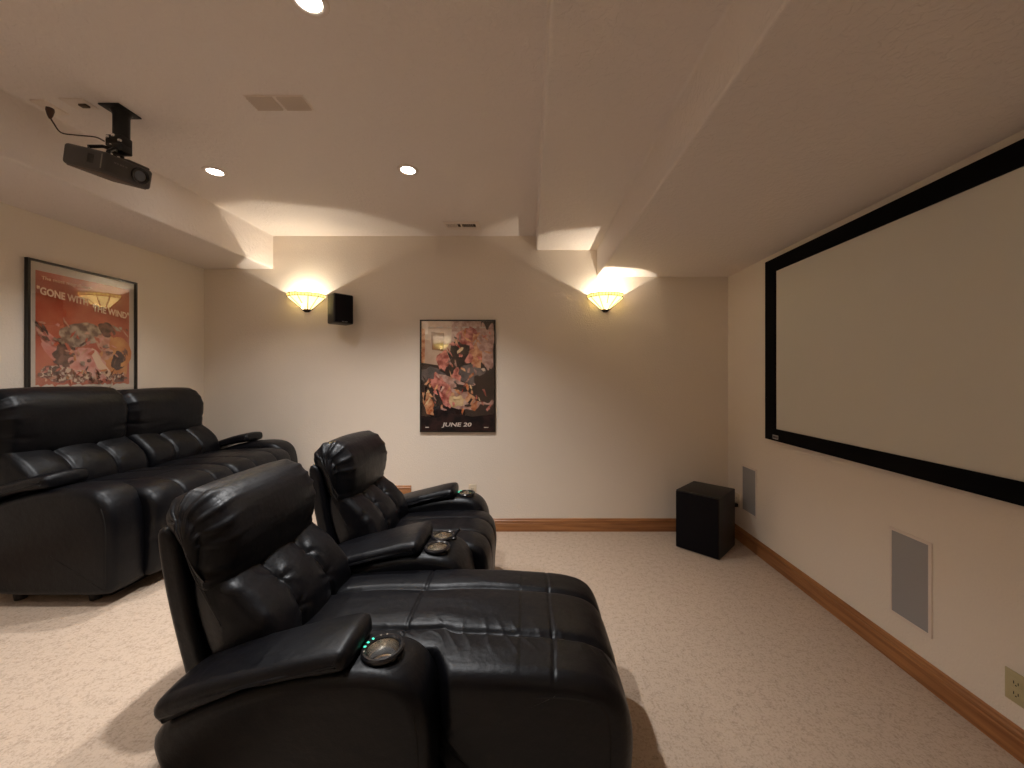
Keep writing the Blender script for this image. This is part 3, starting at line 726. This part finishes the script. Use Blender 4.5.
# ------------------------------------------------------------------ projection screen
SX = 1.80; s0, s1 = .66, 2.898; z0, z1 = .960, 2.300; B = .088
t = thing('projection_screen', 'wide grey projection screen with a black border on the right wall', 'screen', (1.84, 1.8, z0))
mb = MB(); yi1 = s1 - .12
for (ya, yb, za, zb) in ((s0, s0 + .12, z0, z1), (s1 - .12, s1, z0, z1), (s0 + .12, s1 - .12, z0, z0 + B), (s0 + .12, s1 - .12, z1 - B - .01, z1)):
    mb.box(SX, 1.843, ya, yb, za, zb)
mb.build('screen_frame', VELVET, t, smooth=False)
MB().box(SX + .008, SX + .016, s0 + .11, s1 - .11, z0 + B - .01, z1 - B).build('screen_surface', SCREEN, t, smooth=False)
mb = MB().box(SX - .0015, SX, 2.745, 2.805, z0 + .014, z0 + .043)
MB.build(mb, 'badge', BADGE, t, smooth=False)
mb = MB()
for i in range(4): mb.box(SX - .0022, SX - .0014, 2.750 + i * .0135, 2.759 + i * .0135, z0 + .021, z0 + .036)
mb.build('badge_lettering', SLOT, t, smooth=False)

# ------------------------------------------------------------------ in-wall speakers, outlets
def inwall(ya, yb, za, zb, label):
    t = thing('in_wall_speaker', label, 'speaker', (XR, (ya + yb) / 2, za), 'flush speakers low on the screen wall')
    mb = MB(); m = .014
    for (a_, b_, c_, d_) in ((ya, ya + m, za, zb), (yb - m, yb, za, zb), (ya + m, yb - m, za, za + m), (ya + m, yb - m, zb - m, zb)): mb.box(XR - .006, XR, a_, b_, c_, d_)
    mb.build('frame', WHITEPL, t, smooth=False)
    MB().rbox(XR - .0045, XR, ya + m, yb - m, za + m, zb - m, .001, 1).build('grille', GRILLEGREY, t)
inwall(3.085 - .014, 3.27 + .014, .28, .675, 'flush grey speaker in the right wall just beyond the black subwoofer')
inwall(1.735, 1.94, .235, .670, 'flush grey speaker in the right wall below the projection screen, nearer the camera')
def outlet(name, label, c, n, mat, group=None, w=.072, h=.117):
    c = Vector(c); n = Vector(n); u = Vector((0, 0, 1)).cross(n)
    t = thing(name, label, 'outlet', tuple(c - Vector((0, 0, h / 2))), group)
    M = Matrix((( u.x, n.x, 0, c.x), (u.y, n.y, 0, c.y), (u.z, n.z, 1, c.z), (0, 0, 0, 1)))
    MB().rbox(-w / 2, w / 2, 0, .006, -h / 2, h / 2, .002, 2, M=M).build('cover_plate', mat, t)
    for dz in (-.02, .02):
        s_ = MB().rbox(-.017, .017, .004, .008, dz - .014, dz + .014, .0015, 2, M=M).build('socket', mat, t)
        MB().box(-.008, -.0055, .0078, .0086, dz - .006, dz + .005, M=M).box(.0055, .008, .0078, .0086, dz - .005, dz + .005, M=M).lathe([(0, -.0005), (.0025, -.0005), (.0025, .0005), (0, .0005)], 10, M=M @ Matrix.Translation((0, .0082, dz - .0095)) @ Matrix.Rotation(PI / 2, 4, 'X')).build('slots', SLOT, s_, smooth=False)
outlet('wall_outlet', 'almond wall outlet near the lower right corner of the photo', (XR, 1.432, .257), (-1, 0, 0), ALMOND)
outlet('wall_outlet', 'ivory wall outlet on the far wall just above the far front row armrest', (X(472.5, YB), YB, .372), (0, -1, 0), IVORY)
outlet('wall_outlet', 'ivory wall outlet on the right wall half hidden behind the subwoofer', (XR, 3.36, .34), (-1, 0, 0), IVORY)
tag(MB().rbox(XR - .04, XR - .008, 3.33, 3.37, .285, .315, .004).tube([(XR - .035, 3.35, .30), (XR - .06, 3.38, .26), (XR - .07, 3.40, .15), (XR - .06, 3.41, .02)], .004, 8).build('power_plug', BLACKPL), 'black power plug and cord behind the subwoofer in the corner', 'plug')

# ------------------------------------------------------------------ subwoofer
M = rotz(1.475, 2.95, math.radians(-45))   # local: -x... corner nearest the camera at the origin
t = thing('subwoofer', 'black box subwoofer standing on the carpet in the far right corner', 'speaker', (1.5, 3.22, 0))
MB().rbox(-.345, 0, .012, .385, 0, .480, .004, 2, M=M).build('cabinet', VINYL, t)
MB().rbox(-.340, -.005, -.006, .012, .012, .472, .004, 2, M=M).build('grille', GRILLEBLK, t)

# ------------------------------------------------------------------ projector and mount
def Rm(yaw, pit, rol):
    return Matrix.Rotation(yaw, 4, 'Z') @ Matrix.Rotation(pit, 4, 'Y') @ Matrix.Rotation(rol, 4, 'X')
M = Matrix.Translation((-2.0128, 1.8233, 2.4364)) @ Rm(-.102, .2646, .0649)
t = thing('projector', 'dark grey video projector tilted down from its ceiling mount', 'projector', (-2.0128, 1.8233, 2.39))
L_, W_, H_ = .222, .205, .094
body = MB().rbox(-L_ / 2, L_ / 2, -W_ / 2, W_ / 2, -H_ / 2, H_ / 2, .016, 4, M=M).build('housing', PROJ, t)
MB().rbox(-L_ / 2 + .012, L_ / 2 - .012, -W_ / 2 + .012, W_ / 2 - .012, -H_ / 2 - .003, -H_ / 2 + .02, .004, 2, M=M).build('bottom_cover', simple('brown_grey_plastic', (.085, .06, .045), .55), t)
FXM = M @ Matrix.Translation((L_ / 2, .045, .002)) @ Matrix.Rotation(PI / 2, 4, 'Y')
MB().lathe([(.038, -.004), (.038, .004), (.035, .007), (.026, .003), (.022, -.008)], 36, M=FXM).build('lens_ring', GLOSSBLACK, t)
MB().lathe([(.023, .0005), (.014, .004), (0, .005)], 30, M=FXM).build('lens', simple('coated_lens', (.10, .12, .15), .08, 0, 1.0), t)
MB().rbox(-.05, .05, .0, .09, -.005, .010, .004, 2, M=M @ Matrix.Translation((.05, -.0, H_ / 2))).build('lens_hood_top', PROJ, t)
mb = MB()
for i in range(6): mb.box(.028 + i * .006, .031 + i * .006, -W_ / 2 - .0008, -W_ / 2 + .001, -.018, .022, M=M)
mb.build('air_vent', SLOT, t, smooth=False)
MB().box(L_ / 2 - .012, L_ / 2 - .008, -W_ / 2 - .0006, -W_ / 2 + .002, -.030, .034, M=M).build('trim_line', simple('grey_trim_line', (.16, .15, .13), .4), t, smooth=False)
mb = MB()
for i, w in enumerate((.008, .006, .009, .006, .008)): mb.box(L_ / 2 - .0005, L_ / 2 + .0006, -.062 + i * .011, -.062 + i * .011 + w, .012, .018, M=M)
mb.build('lettering', simple('grey_print', (.12, .11, .10), .5), t, smooth=False)
t = thing('projector_mount', 'black ceiling mount with a round pole holding the projector', 'mount', (-2.0, 1.86, ZT))
MB().rbox(-2.045, -1.945, 1.80, 1.91, ZT - .008, ZT, .003, 2).build('ceiling_plate', DARKMETAL, t)
MB().lathe([(.0, ZT - .008), (.040, ZT - .008), (.034, ZT - .02), (.031, ZT - .03), (.031, 2.60), (.027, 2.595), (0, 2.595)], 32, M=Matrix.Translation((-1.995, 1.86, 0))).build('pole', DARKMETAL, t)
cx, cy = -1.998, 1.855
MB().rbox(cx - .042, cx + .036, cy - .028, cy + .028, 2.545, 2.60, .006, 2).rbox(cx - .03, cx + .045, cy - .034, cy + .02, 2.515, 2.555, .006, 2).build('tilt_joint', DARKMETAL, t)
for (dx, dz, r) in ((-.022, 2.583, .008), (.004, 2.59, .009), (.035, 2.565, .008), (-.005, 2.545, .005)):
    MB().lathe([(0, 0), (r, 0), (r, .005), (r * .6, .009), (0, .01)], 14, M=Matrix.Translation((cx + dx, cy - .03, dz)) @ Matrix.Rotation(PI / 2, 4, 'X')).build('bolt', SCREWMETAL, t)
top = M @ Vector((0, 0, H_ / 2))
for (ax, ay) in ((-.055, -.05), (.055, -.05), (-.055, .05), (-.02, .06)):
    q = M @ Vector((ax, ay, H_ / 2 + .014)); p0 = Vector((cx, cy, 2.53))
    MB().tube([p0, p0.lerp(q, .55) + Vector((0, 0, .012)), q, q + (M.to_3x3() @ Vector((0, 0, -.0125)))], [.010, .008, .008, .010], 8).build('arm', DARKMETAL, t)
# cable and its plug; ceiling outlet plates
tc = thing('power_cable', 'thin dark cable drooping from the ceiling socket to the projector', 'cable', (-2.31, 1.83, 2.7))
MB().lathe([(0, 0), (.014, 0), (.015, -.012), (.010, -.035), (.004, -.05), (0, -.05)], 16, M=Matrix.Translation((X(50, 1.83), 1.83, ZT - .007))).build('plug', simple('brown_plug', (.05, .018, .012), .5), tc)
MB().tube(catmull([(X(50, 1.83), 1.83, ZT - .05), (X(53.5, 1.83), 1.83, Z(123, 1.83)), (X(61, 1.83), 1.83, Z(132.5, 1.83)), (X(75, 1.83), 1.83, Z(135, 1.83)), (X(95, 1.83), 1.83, Z(137, 1.83)), (X(104, 1.80), 1.80, Z(141, 1.80))]), .0032, 8).build('cord', simple('brown_cord', (.05, .03, .02), .5), tc)
tag(MB().rbox(X(50, 1.83) - .035, X(50, 1.83) + .035, 1.78, 1.88, ZT - .007, ZT, .002, 2).build('ceiling_socket_plate', WHITEPL), 'beige ceiling socket plate holding the projector cable plug', 'outlet')
tj = thing('ceiling_jack_plate', 'small beige ceiling plate with a dark jack beside the projector mount', 'outlet', (X(80, 1.81), 1.81, ZT))
MB().rbox(X(80, 1.81) - .055, X(80, 1.81) + .055, 1.77, 1.845, ZT - .005, ZT, .002, 2).build('cover_plate', WHITEPL, tj)
MB().rbox(X(84, 1.81) - .018, X(84, 1.81) + .018, 1.80, 1.822, ZT - .014, ZT - .004, .002, 2).build('jack', simple('brown_jack', (.07, .04, .02), .5), tj)

# ------------------------------------------------------------------ ceiling vents
t = thing('ceiling_vent', 'small ceiling air register with two dark slots near the far wall', 'vent', (-.575, 3.27, ZT))
vx0, vx1, vy0, vy1 = X(445, 3.27), X(480, 3.27), 3.19, 3.35
mb = MB(); xm = X(461.5, 3.27)
for (a_, b_, c_, d_) in ((vx0, vx1, vy0, vy0 + .035), (vx0, vx1, vy1 - .05, vy1), (vx0, vx0 + .018, vy0 + .035, vy1 - .05), (vx1 - .035, vx1, vy0 + .035, vy1 - .05), (xm - .006, xm + .006, vy0 + .035, vy1 - .05)): mb.box(a_, b_, c_, d_, ZT - .007, ZT)
mb.build('frame', WHITEPL, t, smooth=False)
MB().box(vx0 + .01, vx1 - .01, vy0 + .03, vy1 - .04, ZT - .001, ZT - .0002).build('duct_opening', DUCT, t, smooth=False)
for k in range(7):
    xx = vx0 + .026 + k * .0135
    MB().box(-.0008, .0008, vy0 + .035, vy1 - .05, -.005, .005, M=Matrix.Translation((xx, 0, ZT - .005)) @ Matrix.Rotation(.9, 4, 'Y')).build('louver', WHITEPL, t, smooth=False)
for k in range(6):
    xx = xm + .016 + k * .0165
    MB().box(-.0008, .0008, vy0 + .035, vy1 - .05, -.004, .004, M=Matrix.Translation((xx, 0, ZT - .005)) @ Matrix.Rotation(-.5, 4, 'Y')).build('louver', WHITEPL, t, smooth=False)
t = thing('ceiling_vent', 'beige ceiling grille of two square panels right of the projector', 'vent', (-1.17, 1.8, ZT))
gx0, gx1, gy0, gy1 = -1.312, -1.052, 1.756, 1.842
MB().rbox(gx0 - .008, gx1 + .008, gy0 - .006, gy1 + .006, ZT - .005, ZT, .002, 1).build('frame', WHITEPL, t)
gm = (gx0 + gx1) / 2 + .002
TAN = simple('tan_louvre_metal', (.66, .57, .49), .5)
for (a_, b_) in ((gx0, gm - .009), (gm + .009, gx1)):
    mb = MB().box(a_, b_, gy0, gy1, ZT - .006, ZT - .004)
    for k in range(6):
        yy = gy0 + .007 + k * .0145; mb.box(a_, b_, -.0007, .0007, -.005, .005, M=Matrix.Translation((0, yy, ZT - .009)) @ Matrix.Rotation(.9, 4, 'X'))
    mb.build('louvre_panel', TAN, t, smooth=False)

# ------------------------------------------------------------------ clean helper properties, camera, world, colour
for o in bpy.data.objects:
    if '_w' in o: del o['_w']
w = bpy.data.worlds.new('World'); bpy.context.scene.world = w; w.use_nodes = True
w.node_tree.nodes['Background'].inputs[0].default_value = (0, 0, 0, 1)
cam = bpy.data.cameras.new('camera'); co = bpy.data.objects.new('camera', cam); C.objects.link(co)
co.location = (0, 0, 1.435); co.rotation_euler = (PI / 2, 0, 0)
cam.sensor_width = 36; cam.lens = 380 / 1024 * 36; cam.shift_x = -17 / 1024; cam.shift_y = -8 / 1024
cam.clip_start = .02
sc = bpy.context.scene; sc.camera = co
sc.view_settings.view_transform = 'Standard'; sc.view_settings.look = 'None'
sc.view_settings.exposure = 0.76; sc.view_settings.gamma = 1; sc.view_settings.use_curve_mapping = False
sc.cycles.max_bounces = 10; sc.cycles.diffuse_bounces = 6; sc.cycles.transparent_max_bounces = 12
sc.cycles.sample_clamp_indirect = 6
